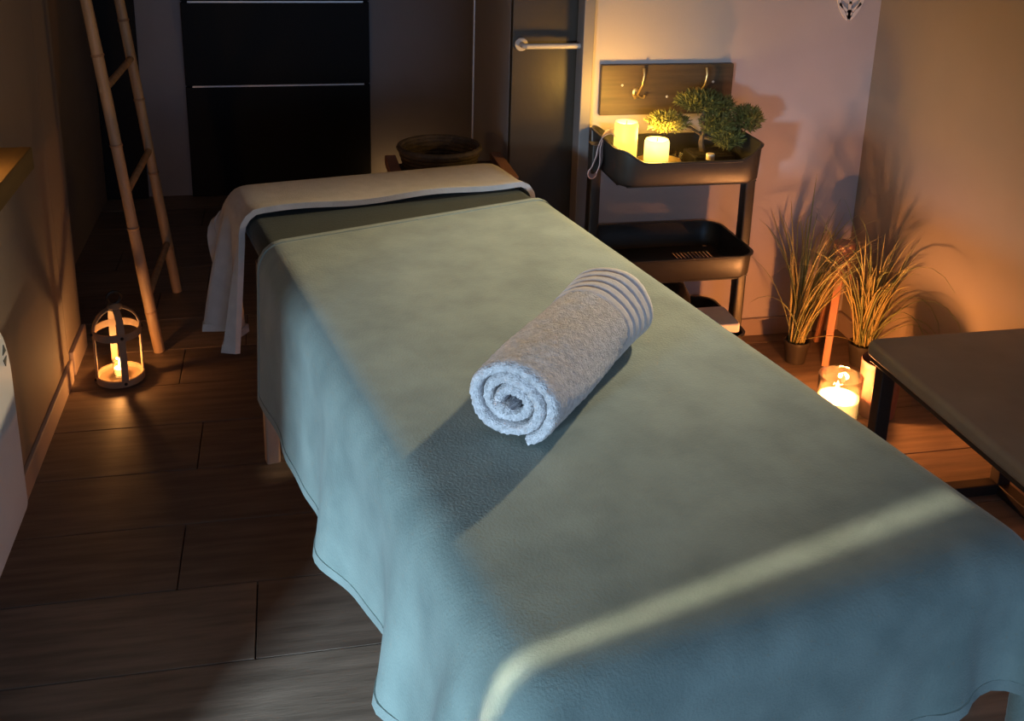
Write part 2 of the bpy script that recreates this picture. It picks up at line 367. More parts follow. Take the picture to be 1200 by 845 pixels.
def cloth_sim(P, d, steps, lo, hi, r, th, iters=10, bend=0.25, seed=1, fr=0.75):
    """position based cloth draped over a rounded box (table frame)"""
    rg = np.random.default_rng(seed)
    P0_ = P.copy(); P = P.copy(); P[..., 2] += rg.normal(0, 0.0008, P.shape[:2]); Q = P.copy()
    lo = np.array(lo); hi = np.array(hi); c = (lo+hi)/2; h = (hi-lo)/2 - r
    dg1 = np.linalg.norm(P0_[1, 1]-P0_[0, 0]); dg2 = np.linalg.norm(P0_[1, 0]-P0_[0, 1])
    def con(A, B, rest, k):
        e = B-A; L = np.sqrt((e*e).sum(-1, keepdims=True))+1e-9; m = 0.5*k*(L-rest)/L*e; A += m; B -= m
    ny, nx = P.shape[:2]
    for st in range(steps):
        v = (P-Q)*0.965; Q = P.copy(); P = P+v; P[..., 2] -= 0.0009
        for it in range(iters):
            for s in (0, 1):
                n = (nx-s)//2; con(P[:, s:s+2*n:2], P[:, s+1:s+2*n:2], d, 1.0)
                n = (ny-s)//2; con(P[s:s+2*n:2], P[s+1:s+2*n:2], d, 1.0)
            for s in (0, 1):
                n = (ny-s)//2
                con(P[s:s+2*n:2, :-1], P[s+1:s+2*n:2, 1:], dg1, 0.35)
                con(P[s:s+2*n:2, 1:], P[s+1:s+2*n:2, :-1], dg2, 0.35)
            if it % 2 == 0:
                for s in range(4):
                    a, b = P[:, s:nx-2:4], P[:, s+2:nx:4]; n = min(a.shape[1], b.shape[1]); con(a[:, :n], b[:, :n], 2*d, bend)
                    a, b = P[s:ny-2:4], P[s+2:ny:4]; n = min(a.shape[0], b.shape[0]); con(a[:n], b[:n], 2*d, bend)
            if it % 3 == 2 or it == iters-1:
                x = P-c; q = np.abs(x)-h; qp = np.maximum(q, 0); L = np.sqrt((qp*qp).sum(-1))
                ins = q.max(-1); dist = np.where(L > 0, L, ins)-r
                g = np.where((L > 1e-9)[..., None], qp/np.maximum(L, 1e-9)[..., None], (q == q.max(-1, keepdims=True))*1.0)*np.sign(x)
                hit = dist < th
                pen = np.where(hit, th-dist, 0)[..., None]
                P += g*pen
                dv = P-Q; dn = (dv*g).sum(-1, keepdims=True)*g; P = np.where(hit[..., None], P-(dv-dn)*fr, P)
    return P
def grid_obj(name, P, mat, parent, thick, sub=1):
    ny, nx = P.shape[:2]
    f = [(j*nx+i, j*nx+i+1, (j+1)*nx+i+1, (j+1)*nx+i) for j in range(ny-1) for i in range(nx-1)]
    me = bpy.data.meshes.new(name); me.from_pydata([tuple(p) for p in P.reshape(-1, 3)], [], f); me.update()
    me.polygons.foreach_set('use_smooth', [True]*len(me.polygons)); me.materials.append(M(mat))
    o = bpy.data.objects.new(name, me); COL.objects.link(o)
    if parent: o.parent = parent
    so = o.modifiers.new('solid', 'SOLIDIFY'); so.thickness = thick; so.offset = 0.0
    if sub: sb = o.modifiers.new('sub', 'SUBSURF'); sb.levels = sub; sb.render_levels = sub
    return o
BLO, BHI = (0.0, 0.0, 0.10), (TW, TL, 0.688)
# blanket, laid askew: corner (-.17,-.29) .. far edge slanting across the top
D = 0.02
ang = math.radians(8.4); e1 = np.array([math.cos(ang), math.sin(ang)]); e2 = np.array([-math.sin(0.05), math.cos(0.05)])
NX, NY = 66, 86
I, J = np.meshgrid(np.arange(NX)*D, np.arange(NY)*D)
P0 = np.zeros((NY, NX, 3)); C0 = np.array([-0.245, -0.315])
P0[..., 0] = C0[0]+I*e1[0]+J*e2[0]; P0[..., 1] = C0[1]+I*e1[1]+J*e2[1]; P0[..., 2] = 0.70
PB = cloth_sim(P0, D, 190, BLO, BHI, 0.044, 0.008, iters=24)
# settle folds into the hanging left side
drop = np.clip(0.66-PB[..., 2], 0, 1)
left = np.clip((0.03-PB[..., 0])/0.03, 0, 1)*np.clip((PB[..., 1]+0.02)/0.15, 0, 1)
b = PB[..., 1]
wave = 0.55*np.sin(b*2*PI/0.34+0.9)+0.22*np.sin(b*2*PI/0.19+2.1)+0.35*np.sin(b*2*PI/0.61)
amp = np.clip(1.35-b, 0.12, 1.0)
PB[..., 0] -= left*drop*(0.05+0.15*wave*amp+0.08*np.clip((0.50-b)/0.4, 0, 1))
blk = thing('blanket', 'sage green velvet blanket draped askew over the massage table', 'blanket', (TX, TY, 0), TR)
bo = grid_obj('blanket_cloth', PB, 'velvet', blk, 0.006, 1)
# hem: a slightly thicker border strip following the blanket's edge
def hem(P, w, lift):
    ny, nx = P.shape[:2]
    ring = [(0, i) for i in range(nx)]+[(j, nx-1) for j in range(1, ny)]+[(ny-1, i) for i in range(nx-2, -1, -1)]+[(j, 0) for j in range(ny-2, 0, -1)]
    m = MB(); v = []; f = []
    for j, i in ring:
        ii = min(max(i, 1), nx-2); jj = min(max(j, 1), ny-2)
        p = Vector(P[j, i]); q = Vector(P[jj, ii]); inn = (q-p)
        t1 = Vector(P[jj, ii+1]-P[jj, ii-1]); t2 = Vector(P[jj+1, ii]-P[jj-1, ii]); n = t1.cross(t2).normalized()
        q = p+inn*min(1, w/D)
        for s, t in ((p-inn*0.12, lift), (q, lift), (q, -lift), (p-inn*0.12, -lift)): v.append(s+n*t)
    k = len(ring)
    for a in range(k):
        c = (a+1) % k
        for e in range(4): g = (e+1) % 4; f.append((a*4+e, a*4+g, c*4+g, c*4+e))
    return m.add(v, f)
hem(PB, 0.014, 0.0048).build('hem', 'velvet_hem', blk, True, angle=60)
# pale towel over the head end
NX2, NY2 = 71, 19
I, J = np.meshgrid(np.arange(NX2)*D, np.arange(NY2)*D)
T0 = np.zeros((NY2, NX2, 3)); a2 = math.radians(0.8)
T0[..., 0] = -0.335+I*math.cos(a2)-J*math.sin(a2); T0[..., 1] = 1.640+I*math.sin(a2)+J*math.cos(a2); T0[..., 2] = 0.70
PT = cloth_sim(T0, D, 200, BLO, BHI, 0.036, 0.010, iters=30, seed=5)
drop = np.clip(0.64-PT[..., 2], 0, 1); left = np.clip((0.03-PT[..., 0])/0.03, 0, 1)
PT[..., 0] -= left*drop*(0.06+0.10*np.sin(np.arange(NY2)[:, None]*2*PI/9.0+0.5)+0.05*np.sin(np.arange(NY2)[:, None]*2*PI/4.3))
PT[..., 2] += 0.004*np.clip((PT[..., 2]-0.68)*60, 0, 1)*np.clip(1-np.arange(NY2)[:, None]/3.0, 0, 1)*(1+np.sin(np.arange(NX2)[None, :]*0.35))
ht = thing('head_towel', 'beige towel folded over the head end of the massage table', 'towel', (TX, TY, 0), TR)
grid_obj('towel_cloth', PT, 'head_towel', ht, 0.010, 1)
hem(PT, 0.018, 0.0072).build('hem', 'head_towel', ht, True, angle=60)

# rolled towel
def rolled_towel():
    near = Vector((0.300, 1.355, 0)); far = Vector((0.560, 1.695, 0))
    ax = (far-near); Lr = ax.length; ax.normalize(); side = Vector((ax.y, -ax.x, 0)); up = Vector((0, 0, 1))
    root = thing('rolled_towel', 'rolled white terry towel with ribbed end lying on the green blanket', 'towel', near+Vector((0, 0, 0.701)))
    zoff = 0.0
    RX, RZ, turns = 0.071, 0.061, 3.15
    nS = 230
    rg = random.Random(4)
    def prof(u):          # u 0..1 from inside to outside of the spiral: centre-line radius fraction and angle
        th = u*turns*2*PI
        rad = 0.05+0.95*u**0.90
        return th, rad
    NL_ = 64
    def surf(u0, u1, l0, l1, n, m, name, mat):
        v = []; f = []
        tk = 0.0088
        for k in range(m+1):
            l = l0+(l1-l0)*k/m
            for sgn in (1, -1):
                for i in range(n+1):
                    u = u0+(u1-u0)*i/n
                    th, rad = prof(u)
                    ph = -th+math.radians(-64)+turns*2*PI
                    wob = 1+0.03*math.sin(3*th+1.3)*(1-u)+0.02*math.sin(5*ph+l*9)*u
                    flare = 1+0.10*l+0.03*math.sin(l*7)
                    grow = 1.0
                    # ribbed border towards the far end
                    rib = 0
                    if l > 0.70:
                        t = (l-0.70)/0.06; rib = -0.0036*math.exp(-((t-round(t))/0.10)**2)+0.0010
                        if l > 0.975: rib = -0.004*(l-0.975)/0.025
                    endr = 0
                    if l < 0.03: endr = -0.0035*(1-l/0.03)**2
                    w_ = tk*(sgn)*0.98
                    a = (RX*rad*wob*flare+w_*(1 if u > 0.02 else 0.4)+(rib+endr if sgn > 0 else -endr))*math.cos(ph)
                    c = (RZ*rad*wob*flare+w_+(rib+endr if sgn > 0 else -endr))*math.sin(ph)
                    # flatten underneath where it rests
                    zz = c
                    if zz < -0.060*1.0: zz = -0.060+(zz+0.060)*0.15
                    jit = 0.0009 if mat == 'terry' else 0.0003
                    inner = (1-u)*0.010*math.sin(th*0.5+1) if l < 0.5 else 0
                    p = ax*(l*Lr+inner*(-1)+rg.uniform(-jit, jit)*2)+side*(a+rg.uniform(-jit, jit))+up*(zz+0.0625+rg.uniform(-jit, jit))
                    v.append(p)
        row = 2*(n+1)
        for k in range(m):
            for s in (0, 1):
                for i in range(n):
                    q = k*row+s*(n+1)+i
                    f.append((q, q+1, q+1+row, q+row) if s == 0 else (q+row, q+row+1, q+1, q))
            for i in (0, n):
                f.append((k*row+i, k*row+row+i, k*row+row+n+1+i, k*row+n+1+i))
        for k in (0, m):
            for i in range(n):
                q = k*row+i; f.append((q, q+n+1, q+n+2, q+1))
        return MB().add(v, f).build(name, mat, root, True, angle=70)
    surf(0.0, 1.0, 0.0, 0.70, nS, 44, 'roll', 'terry')
    surf(0.0, 1.0, 0.70, 1.0, nS, 50, 'ribbed_border', 'terry_band')
    return root
rolled_towel()

# ------------------------------------------------------------------ bench at the right wall
bn = thing('bench', 'low padded bench with brown leather seat and dark metal frame', 'bench', (1.573, 2.07, 0))
def bl(x, y, z): return (x-1.565, y-2.07, z)
cu = MB().prism([(x-1.565, y-2.07) for x, y in rrect(1.325, 0.86, 1.80, 2.085, 0.03, 5)], 2, 0.412, 0.452).build('cushion', 'bench_leather', bn, bevel=0.014, seg=4)
rail = MB()
rail.box(bl(1.34, 0.88, 0.394), bl(1.37, 2.075, 0.412)).box(bl(1.755, 0.88, 0.394), bl(1.785, 2.075, 0.412))
rail.box(bl(1.37, 2.045, 0.394), bl(1.755, 2.075, 0.412)).box(bl(1.37, 0.88, 0.394), bl(1.755, 0.91, 0.412))
rail.build('seat_frame', 'bench_metal', bn, bevel=0.003)
for y in (2.06, 0.90):
    for x in (1.378, 1.752):
        MB().box(bl(x-0.018, y-0.018, 0.0), bl(x+0.018, y+0.018, 0.394)).build('leg', 'bench_metal', bn, bevel=0.003)
    MB().box(bl(1.396, y-0.018, 0.0), bl(1.734, y+0.018, 0.03)).build('floor_bar', 'bench_metal', bn, bevel=0.003)
MB().box(bl(1.734, 0.918, 0.0), bl(1.77, 2.042, 0.03)).build('floor_rail', 'bench_metal', bn, bevel=0.003)

# ------------------------------------------------------------------ black utility cart
cx0, cx1, cy0, cy1 = 0.893, 1.338, 2.70, 3.015
cart = thing('utility_cart', 'black three-tier metal utility cart on casters', 'cart', ((cx0+cx1)/2, (cy0+cy1)/2, 0))
CC = Vector(((cx0+cx1)/2, (cy0+cy1)/2, 0))
def tray(zb, zt, rise):
    """open bin with rounded corners; its short ends rise into grips; bottom has a slotted middle"""
    t = thing('tray', '', ''); del t['label']; del t['category']
    return t
def tray_mesh(zb, zt, rise):
    m = MB()
    def ring(inset, z, ends=0.0):
        pts = rrect(cx0+inset-CC.x, cy0+inset-CC.y, cx1-inset-CC.x, cy1-inset-CC.y, 0.055-inset*0.6, 8)
        out = []
        W = (cx1-cx0)/2
        # add points along the long sides so the grips can rise smoothly
        full = []
        for i, p in enumerate(pts):
            q = pts[(i+1) % len(pts)]
            full.append(p)
            L = math.hypot(q[0]-p[0], q[1]-p[1])
            k = int(L/0.02)
            for s in range(1, k): full.append((p[0]+(q[0]-p[0])*s/k, p[1]+(q[1]-p[1])*s/k))
        for x, y in full:
            t = min(1, max(0, (abs(x)-(W-0.085))/0.075)); t = t*t*(3-2*t)
            out.append((x, y, z+ends*t))
        return out
    R = [ring(0.016, zb), ring(0.004, zb+0.012), ring(0.0, zt-0.006, rise), ring(-0.005, zt-0.003, rise), ring(-0.005, zt+0.002, rise),
         ring(0.003, zt+0.002, rise), ring(0.0035, zt-0.006, rise), ring(0.0075, zb+0.014), ring(0.018, zb+0.003)]
    n = min(len(r) for r in R)
    R = [[r[int(k*len(r)/n)] for k in range(n)] for r in R]
    for a in range(len(R)-1):
        m.add(R[a]+R[a+1], [(k, (k+1) % n, n+(k+1) % n, n+k) for k in range(n)])
    return m
def tray_bottom(zb):
    m = MB(); x0, x1, y0, y1 = cx0+0.012-CC.x, cx1-0.012-CC.x, cy0+0.012-CC.y, cy1-0.012-CC.y
    xs0, xs1, ys0, ys1 = 0.045, x1-0.04, y0+0.12, y1-0.065
    z0, z1 = zb, zb+0.003
    m.box((x0+0.02, y0, z0), (xs0, y1, z1)).box((xs1, y0+0.02, z0), (x1, y1-0.02, z1))
    m.box((xs0, y0, z0), (xs1, ys0, z1)).box((xs0, ys1, z0), (xs1, y1, z1)).box((x0, y0+0.03, z0), (x0+0.02, y1-0.03, z1))
    k = 10
    for i in range(k+1):
        x = xs0+(xs1-xs0)*i/k
        m.box((x-0.0034, ys0, z0), (x+0.0034, ys1, z1))
    return m
for zb, zt, rise in ((0.648, 0.722, 0.036), (0.352, 0.428, 0.0), (0.095, 0.165, 0.0)):
    t = tray_mesh(zb, zt, rise).build('tray', 'cart_black', cart, True, angle=50)
    tray_bottom(zb).build('tray_floor', 'cart_black', t)
for x in (cx0-0.022, cx1+0.022):
    p = MB().prism([(x-CC.x+a, bb) for a, bb in rrect(-0.016, -0.022, 0.016, 0.022, 0.006, 3)], 2, 0.062, 0.742).build('post', 'cart_black', cart, True, angle=50)
    MB().box((x-CC.x-0.014, -0.13, 0.058), (x-CC.x+0.014, 0.13, 0.076)).build('foot_bar', 'cart_black', cart, bevel=0.003)
    for y in (-0.115, 0.115):
        c = MB(); c.lathe([(0.0, -0.010), (0.020, -0.010), (0.025, -0.006), (0.025, 0.006), (0.020, 0.010), (0.0, 0.010)], n=20)
        c.v = [(vx*1.0, vz, vy) for vx, vy, vz in c.v]
        c.v = [(x-CC.x+a, y+bq, 0.0255+cc) for a, bq, cc in c.v]
        wh = c.build('caster', 'caster_black', cart, True)
        MB().box((x-CC.x-0.012, y-0.014, 0.044), (x-CC.x+0.012, y+0.014, 0.058)).build('fork', 'cart_black', wh)

# things on the cart
ZT = 0.652
def pillar(name, label, c, r, h, mat, power):
    o = thing(name, label, 'candle', (c[0], c[1], ZT+0.001))
    b = MB().lathe([(0, 0), (r*0.97, 0), (r, 0.004), (r, h-0.008), (r*0.9, h), (r*0.72, h-0.001), (r*0.60, h-0.006), (0.0, h-0.008)], n=40).build('wax_body', mat, o, True, angle=50)
    MB().tube([(0, 0, h-0.009), (0.001, 0, h+0.004)], 0.0012, 6).build('wick', 'wick', o)
    light_child('led_light', (0, 0, h+0.012), power, (1.0, 0.55, 0.09), 0.025, o)
    return o
pillar('pillar_candle', 'tall glowing yellow pillar candle on the black cart', (0.953, 2.832), 0.0345, 0.158, 'led_tall', 4.2)
pillar('pillar_candle', 'short glowing yellow pillar candle in a dish on the cart', (1.049, 2.83), 0.0365, 0.104, 'led_short', 3.0)
ds = MB().lathe([(0.0, 0.0), (0.045, 0.0), (0.058, 0.012), (0.066, 0.044), (0.0635, 0.044), (0.055, 0.014), (0.043, 0.004), (0.041, 0.004), (0.041, 0.0)], n=40)
dsh = ds.build('candle_dish', 'brass', None, True, angle=50); dsh.location = (1.056, 2.822, ZT)
tag(dsh, 'dark shiny round dish around the short pillar candle', 'dish')

# bonsai
bt = thing('bonsai_tree', 'small green bonsai tree in a dark pot on the cart', 'bonsai', (1.235, 2.90, ZT))
def bp(x, z, y=2.90): return Vector((x-1.235, y-2.90, z-ZT))
pot = MB(); pot.prism(rrect(-0.058, -0.05, 0.075, 0.05, 0.012, 3), 2, 0.0, 0.042)
pot.build('pot', 'pot_dark', bt, bevel=0.004)
MB().prism(rrect(-0.051, -0.043, 0.068, 0.043, 0.010, 3), 2, 0.0415, 0.0445).build('soil', 'soil', bt)
trunk = [bp(1.222, 0.695), bp(1.212, 0.725, 2.895), bp(1.219, 0.76), bp(1.214, 0.80), bp(1.216, 0.835)]
tk = MB().tube(trunk, [0.011, 0.008, 0.0075, 0.006, 0.004], 8).build('trunk', 'bark', bt, True)
for pth in ([bp(1.217, 0.745), bp(1.17, 0.775, 2.885), bp(1.115, 0.79, 2.87)], [bp(1.218, 0.765), bp(1.26, 0.775, 2.89), bp(1.335, 0.79, 2.885)],
            [bp(1.215, 0.74), bp(1.25, 0.735, 2.875), bp(1.285, 0.74, 2.865)], [bp(1.215, 0.79), bp(1.235, 0.81, 2.92), bp(1.25, 0.83, 2.92)]):
    MB().tube(pth, [0.005, 0.004, 0.002], 6).build('branch', 'bark', tk, True)
rn = random.Random(11)
def clump(c, rx, ry, rz, n):
    v = []; f = []
    for _ in range(n):
        while True:
            p = Vector((rn.uniform(-1, 1), rn.uniform(-1, 1), rn.uniform(-1, 1)))
            if p.length < 1: break
        p = p*(0.35+0.65*p.length)
        q = Vector((c[0]+p.x*rx, c[1]+p.y*ry, c[2]+p.z*rz))
        d = (Vector((p.x, p.y, p.z*0.6+0.5))+Vector((rn.gauss(0, .5), rn.gauss(0, .5), rn.gauss(0, .5)))).normalized()
        sd = d.cross(Vector((rn.gauss(0, 1), rn.gauss(0, 1), rn.gauss(0, 1)))).normalized()
        l = rn.uniform(0.010, 0.022); wd = rn.uniform(0.0009, 0.0017)
        k = len(v); v += [q-sd*wd, q+sd*wd, q+d*l*0.6+sd*wd*1.1, q+d*l, q+d*l*0.6-sd*wd*1.1]; f.append((k, k+1, k+2, k+3, k+4))
    me = bpy.data.meshes.new('foliage'); me.from_pydata(v, [], f); me.materials.append(M('needles'))
    o = bpy.data.objects.new('foliage', me); COL.objects.link(o); o.parent = bt; o['kind'] = 'stuff'
    return o
for x, z, y, rx, ry, rz, n in ((1.095, 0.797, 2.87, 0.062, 0.045, 0.028, 1500), (1.20, 0.852, 2.90, 0.070, 0.055, 0.028, 1900), (1.262, 0.838, 2.90, 0.045, 0.045, 0.030, 1100),
                               (1.255, 0.785, 2.89, 0.050, 0.045, 0.040, 1500), (1.348, 0.797, 2.885, 0.047, 0.045, 0.038, 1500), (1.285, 0.745, 2.865, 0.052, 0.045, 0.028, 1300)):
    clump(bp(x, z, y), rx, ry, rz, n)

bt2 = thing('oil_bottle', 'small dark bottle with a pale cap before the bonsai', 'bottle', (1.195, 2.775, ZT))
MB().lathe([(0, 0), (0.0145, 0), (0.016, 0.003), (0.016, 0.040), (0.0085, 0.050), (0.0085, 0.056), (0, 0.056)], n=24).build('body', 'bottle_dark', bt2, True, angle=50)
MB().lathe([(0, 0.054), (0.0125, 0.054), (0.0125, 0.070), (0.011, 0.072), (0, 0.072)], n=24).build('cap', 'cap_pale', bt2, True, angle=50)
gb = MB().lathe([(0, 0), (0.026, 0), (0.035, 0.016), (0.037, 0.034), (0.034, 0.034), (0.032, 0.017), (0.024, 0.004), (0, 0.004)], n=32).build('glass_bowl', 'glass_amber', None, True, angle=50)
gb.location = (1.133, 2.925, ZT); tag(gb, 'small clear glass bowl between the short candle and the bonsai', 'bowl')
st = thing('incense_stick', 'short pale stick standing beside the dark bottle', 'stick', (1.158, 2.745, ZT))
MB().tube([(0, 0, 0.006), (0.001, 0, 0.056)], 0.0022, 8).build('stick', 'cap_pale', st)
MB().lathe([(0, 0), (0.012, 0), (0.012, 0.005), (0.004, 0.008), (0, 0.008)], n=20).build('holder', 'bottle_dark', st, True)

# pink ribbon looped over the cart's end
def ribbon():
    pts = [(0.945, 2.86, 0.715), (0.938, 2.855, 0.745), (0.925, 2.845, 0.770), (0.904, 2.835, 0.778), (0.882, 2.825, 0.768), (0.871, 2.82, 0.745),
           (0.864, 2.818, 0.715), (0.852, 2.815, 0.688), (0.842, 2.812, 0.672), (0.846, 2.812, 0.660), (0.860, 2.815, 0.662), (0.872, 2.818, 0.678), (0.879, 2.822, 0.700), (0.8795, 2.826, 0.735), (0.885, 2.832, 0.758)]
    P = [Vector(p) for p in pts]; out = []
    for i in range(len(P)-1):
        p0, p1, p2, p3 = P[max(i-1, 0)], P[i], P[i+1], P[min(i+2, len(P)-1)]
        for s in range(5):
            t = s/5; out.append(0.5*((2*p1)+(p2-p0)*t+(2*p0-5*p1+4*p2-p3)*t*t+(3*p1-p0-3*p2+p3)*t**3))
    out.append(P[-1])
    o = MB().bar([p-Vector((0.9, 2.83, 0.7)) for p in out], 0.036, 0.0022, (0.55, 1, 0.1)).build('ribbon', 'ribbon_pink', None, True, angle=60)
    o.location = (0.9, 2.83, 0.7); return o
tag(ribbon(), 'pink fabric strap looped over the end of the black cart', 'strap')

# lower tier
ZL = 0.0945
tw_ = thing('folded_linen', 'folded white linen on the lowest tier of the cart', 'linen', (1.262, 2.80, ZL))
for k in range(3):
    MB().prism(rrect(-0.055, -0.075+0.016*(k < 2), 0.058-0.014*(k < 2), 0.075-0.006*k, 0.012, 3), 2, 0.004+0.034*k, 0.036+0.034*k).build('fold', 'paper_white', tw_, bevel=0.010, seg=3)
pc = thing('toiletry_pouch', 'black soft pouch on the lowest tier of the cart', 'pouch', (1.120, 2.845, ZL))
m = MB()
nn = 26
prof = [(0.0, 0.004), (0.07, 0.004), (0.082, 0.02), (0.084, 0.10), (0.075, 0.165), (0.05, 0.20), (0.0, 0.212)]
m.lathe(prof, n=nn); m.v = [(x*0.95*(1+0.05*math.sin(5*math.atan2(y, x))), y*1.25*(1+0.05*math.sin(4*math.atan2(y, x)+1)), z+0.008*math.sin(x*40)*(z > 0.15)) for x, y, z in m.v]
m.build('pouch_body', 'pouch_black', pc, True, angle=80)
MB().tube([(-0.03, 0, 0.205), (-0.02, 0, 0.228), (0.02, 0, 0.228), (0.03, 0, 0.205)], 0.004, 8).build('loop', 'pouch_black', pc, True)

# ------------------------------------------------------------------ hook board on the wall
hbw = thing('coat_rack', 'dark wooden board with two brass hooks above the cart', 'coat rack', (1.144, YB, 0.86))
MB().box((-0.213, -0.022, -0.078), (0.213, -0.0005, 0.078)).build('board', 'hook_board', hbw, bevel=0.002)
for x in (-0.098, 0.104):
    h = MB()
    h.tube([(x+0.012, -0.040, 0.070), (x+0.011, -0.050, 0.050), (x+0.007, -0.047, 0.020), (x, -0.034, -0.006), (x-0.004, -0.024, -0.016)], [0.0042, 0.0030, 0.0030, 0.0034, 0.004], 8)
    hk = h.build('hook', 'brass', hbw, True)
    for s in (-1, 1):
        MB().tube([(x-0.002, -0.026, -0.012), (x+s*0.008, -0.036, -0.020), (x+s*0.014, -0.046, -0.020), (x+s*0.016, -0.050, -0.008)], [0.0034, 0.003, 0.003, 0.0038], 8).build('prong', 'brass', hk, True)
    pl = MB().ball((x-0.004, -0.0225, -0.008), 0.012, 0.004, 0.017).build('hook_plate', 'brass', hk, True)
for x, z in ((-0.146, 0.016), (-0.0, -0.022), (0.148, 0.022)):
    MB().ball((x, -0.022, z), 0.0042, 0.002, 0.0042, 10, 6).build('screw', 'screw_light', hbw, True)

# ------------------------------------------------------------------ white leaf ornament
lf = thing('leaf_ornament', 'white openwork leaf ornament hanging on the pale wall', 'wall ornament', (1.735, YB, 1.072))
def leaf_edge(t): return 0.048*math.sin(PI*min(1, t))**0.75*(1-0.25*t)+0.001
H = 0.19; out = []
for i in range(25): t = i/24; out.append((leaf_edge(t)*1.0, t*H))
full = out+[(-x, z) for x, z in out[::-1]]
rim = MB().bar([(x, -0.006, z) for x, z in out], 0.007, 0.005, (0, 1, 0))
rim = MB()
for sgn in (1, -1):
    path = [(sgn*max(x, 0.0015), -0.005, z) for x, z in out]
    n = [Vector((0, 1, 0))]*len(path)
    rim.bar(path, 0.006, 0.012, (0, 1, 0))
rim.build('rim', 'leaf_white', lf)
MB().bar([(0, -0.005, 0.0), (0, -0.005, H+0.05)], 0.006, 0.009, (0, 1, 0)).build('midrib', 'leaf_white', lf)
MB().prism([(-0.012, 0.016), (-0.003, -0.002), (0.003, -0.002), (0.012, 0.016), (0.006, 0.030), (-0.006, 0.030)], 1, -0.008, -0.002).build('tip', 'leaf_white', lf)
for k in range(5):
    z = 0.022+0.028*k
    for s in (1, -1):
        t = min(0.97, (z+0.028)/H)
        MB().bar([(0, -0.005, z), (s*leaf_edge(t)*0.6, -0.005, z+0.014), (s*leaf_edge(t), -0.005, z+0.028)], 0.006, 0.0085, (0, 1, 0)).build('vein', 'leaf_white', lf)

# ------------------------------------------------------------------ plants, tripod, candle jar in the corner
rg = random.Random(21)
def blade(parent, base, az, lean, droop, L, wd, mat, n=10):
    """a long narrow leaf that leaves the clump steeply and arches over"""
    p = Vector(base); P = [p.copy()]; el = math.radians(90-lean)
    h = Vector((math.cos(az), math.sin(az), 0))
    for i in range(n):
        t = (i+1)/n
        el -= math.radians(droop)*(t**1.6)*2.0/n
        p = p+(h*math.cos(el)+Vector((0, 0, 1))*math.sin(el))*(L/n)
        P.append(p.copy())
    wp = parent.location
    Q = []
    for p in P:
        x = min(p.x+wp.x, XR-0.022-0.02*math.exp(-max(0, p.z)*6)); y = min(p.y+wp.y, YB-0.022)
        z = max(p.z, 0.02); Q.append(Vector((x-wp.x, y-wp.y, z)))
    sd = Vector((-math.sin(az), math.cos(az), 0))
    v = []; f = []
    for i, p in enumerate(Q):
        t = i/n; w_ = wd*(0.75+0.6*t if t < 0.35 else 0.96*(1-(t-0.35)/0.65)**0.7)+0.0003
        tg = (Q[min(i+1, n)]-Q[max(i-1, 0)]).normalized(); nn_ = tg.cross(sd).normalized()
        v += [p-sd*w_+nn_*w_*0.35, p+nn_*-w_*0.25, p+sd*w_+nn_*w_*0.35, p+nn_*w_*0.12]
    for i in range(n):
        for k in range(4):
            l = (k+1) % 4; f.append((i*4+k, i*4+l, i*4+4+l, i*4+4+k))
    f += [(3, 2, 1, 0), tuple(n*4+k for k in range(4))]
    me = bpy.data.meshes.new('blade'); me.from_pydata(v, [], f); me.materials.append(M(mat))
    me.polygons.foreach_set('use_smooth', [True]*len(me.polygons))
    o = bpy.data.objects.new('blade', me); COL.objects.link(o); o.parent = parent
def grass(label, loc, pr, ph, n, azc, leanc, specials):
    g = thing('ornamental_grass', label, 'plant', loc, 0, 'grass plants in the corner')
    MB().lathe([(0, 0), (pr*0.78, 0), (pr, ph-0.008), (pr*1.06, ph-0.008), (pr*1.06, ph), (pr*0.92, ph), (pr*0.90, ph-0.012), (0, ph-0.012)], n=28).build('pot', 'pot_dark', g, True, angle=40)
    MB().lathe([(0, ph-0.011), (pr*0.89, ph-0.011), (0, ph-0.006)], n=20).build('soil', 'soil', g)
    for i in range(n):
        a = rg.uniform(0, 2*PI); r = pr*0.62*math.sqrt(rg.random())
        az = azc+rg.gauss(0, 0.9); ln = abs(rg.gauss(leanc, 6)); L = rg.uniform(0.27, 0.50); dr = rg.uniform(15, 80) if L > 0.32 else rg.uniform(5, 35)
        blade(g, (r*math.cos(a), r*math.sin(a), ph-0.012), az, ln, dr, L, rg.uniform(0.0028, 0.0046), 'blade_straw' if rg.random() < 0.68 else 'blade_green')
    for az, ln, dr, L, m_ in specials:
        blade(g, (rg.uniform(-.5, .5)*pr, rg.uniform(-.5, .5)*pr, ph-0.012), math.radians(az), ln, dr, L, 0.0028, m_)
    return g
grass('tall straw-coloured grass in a black pot beside the cart', (1.572, 2.835, 0), 0.040, 0.075, 76, 0.15, 13,
      [(175, 18, 60, 0.42, 'blade_green'), (200, 26, 90, 0.36, 'blade_green'), (-45, 60, 70, 0.22, 'blade_straw'), (60, 10, 40, 0.56, 'blade_green'), (30, 12, 130, 0.52, 'blade_green'),
       (20, 16, 120, 0.50, 'blade_straw'), (-20, 10, 60, 0.52, 'blade_green'), (0, 6, 20, 0.50, 'blade_green')])
grass('tall arching grass in a black pot behind the pink pot', (1.772, 2.78, 0), 0.042, 0.075, 76, -1.75, 11,
      [(-75, 22, 150, 0.50, 'blade_green'), (-85, 28, 120, 0.55, 'blade_green'), (-95, 30, 130, 0.46, 'blade_green'), (-80, 34, 110, 0.42, 'blade_green'), (-90, 18, 110, 0.62, 'blade_green'),
       (-70, 40, 90, 0.38, 'blade_green'), (170, 14, 140, 0.50, 'blade_straw'), (185, 12, 150, 0.48, 'blade_straw'), (100, 8, 40, 0.5, 'blade_green')])

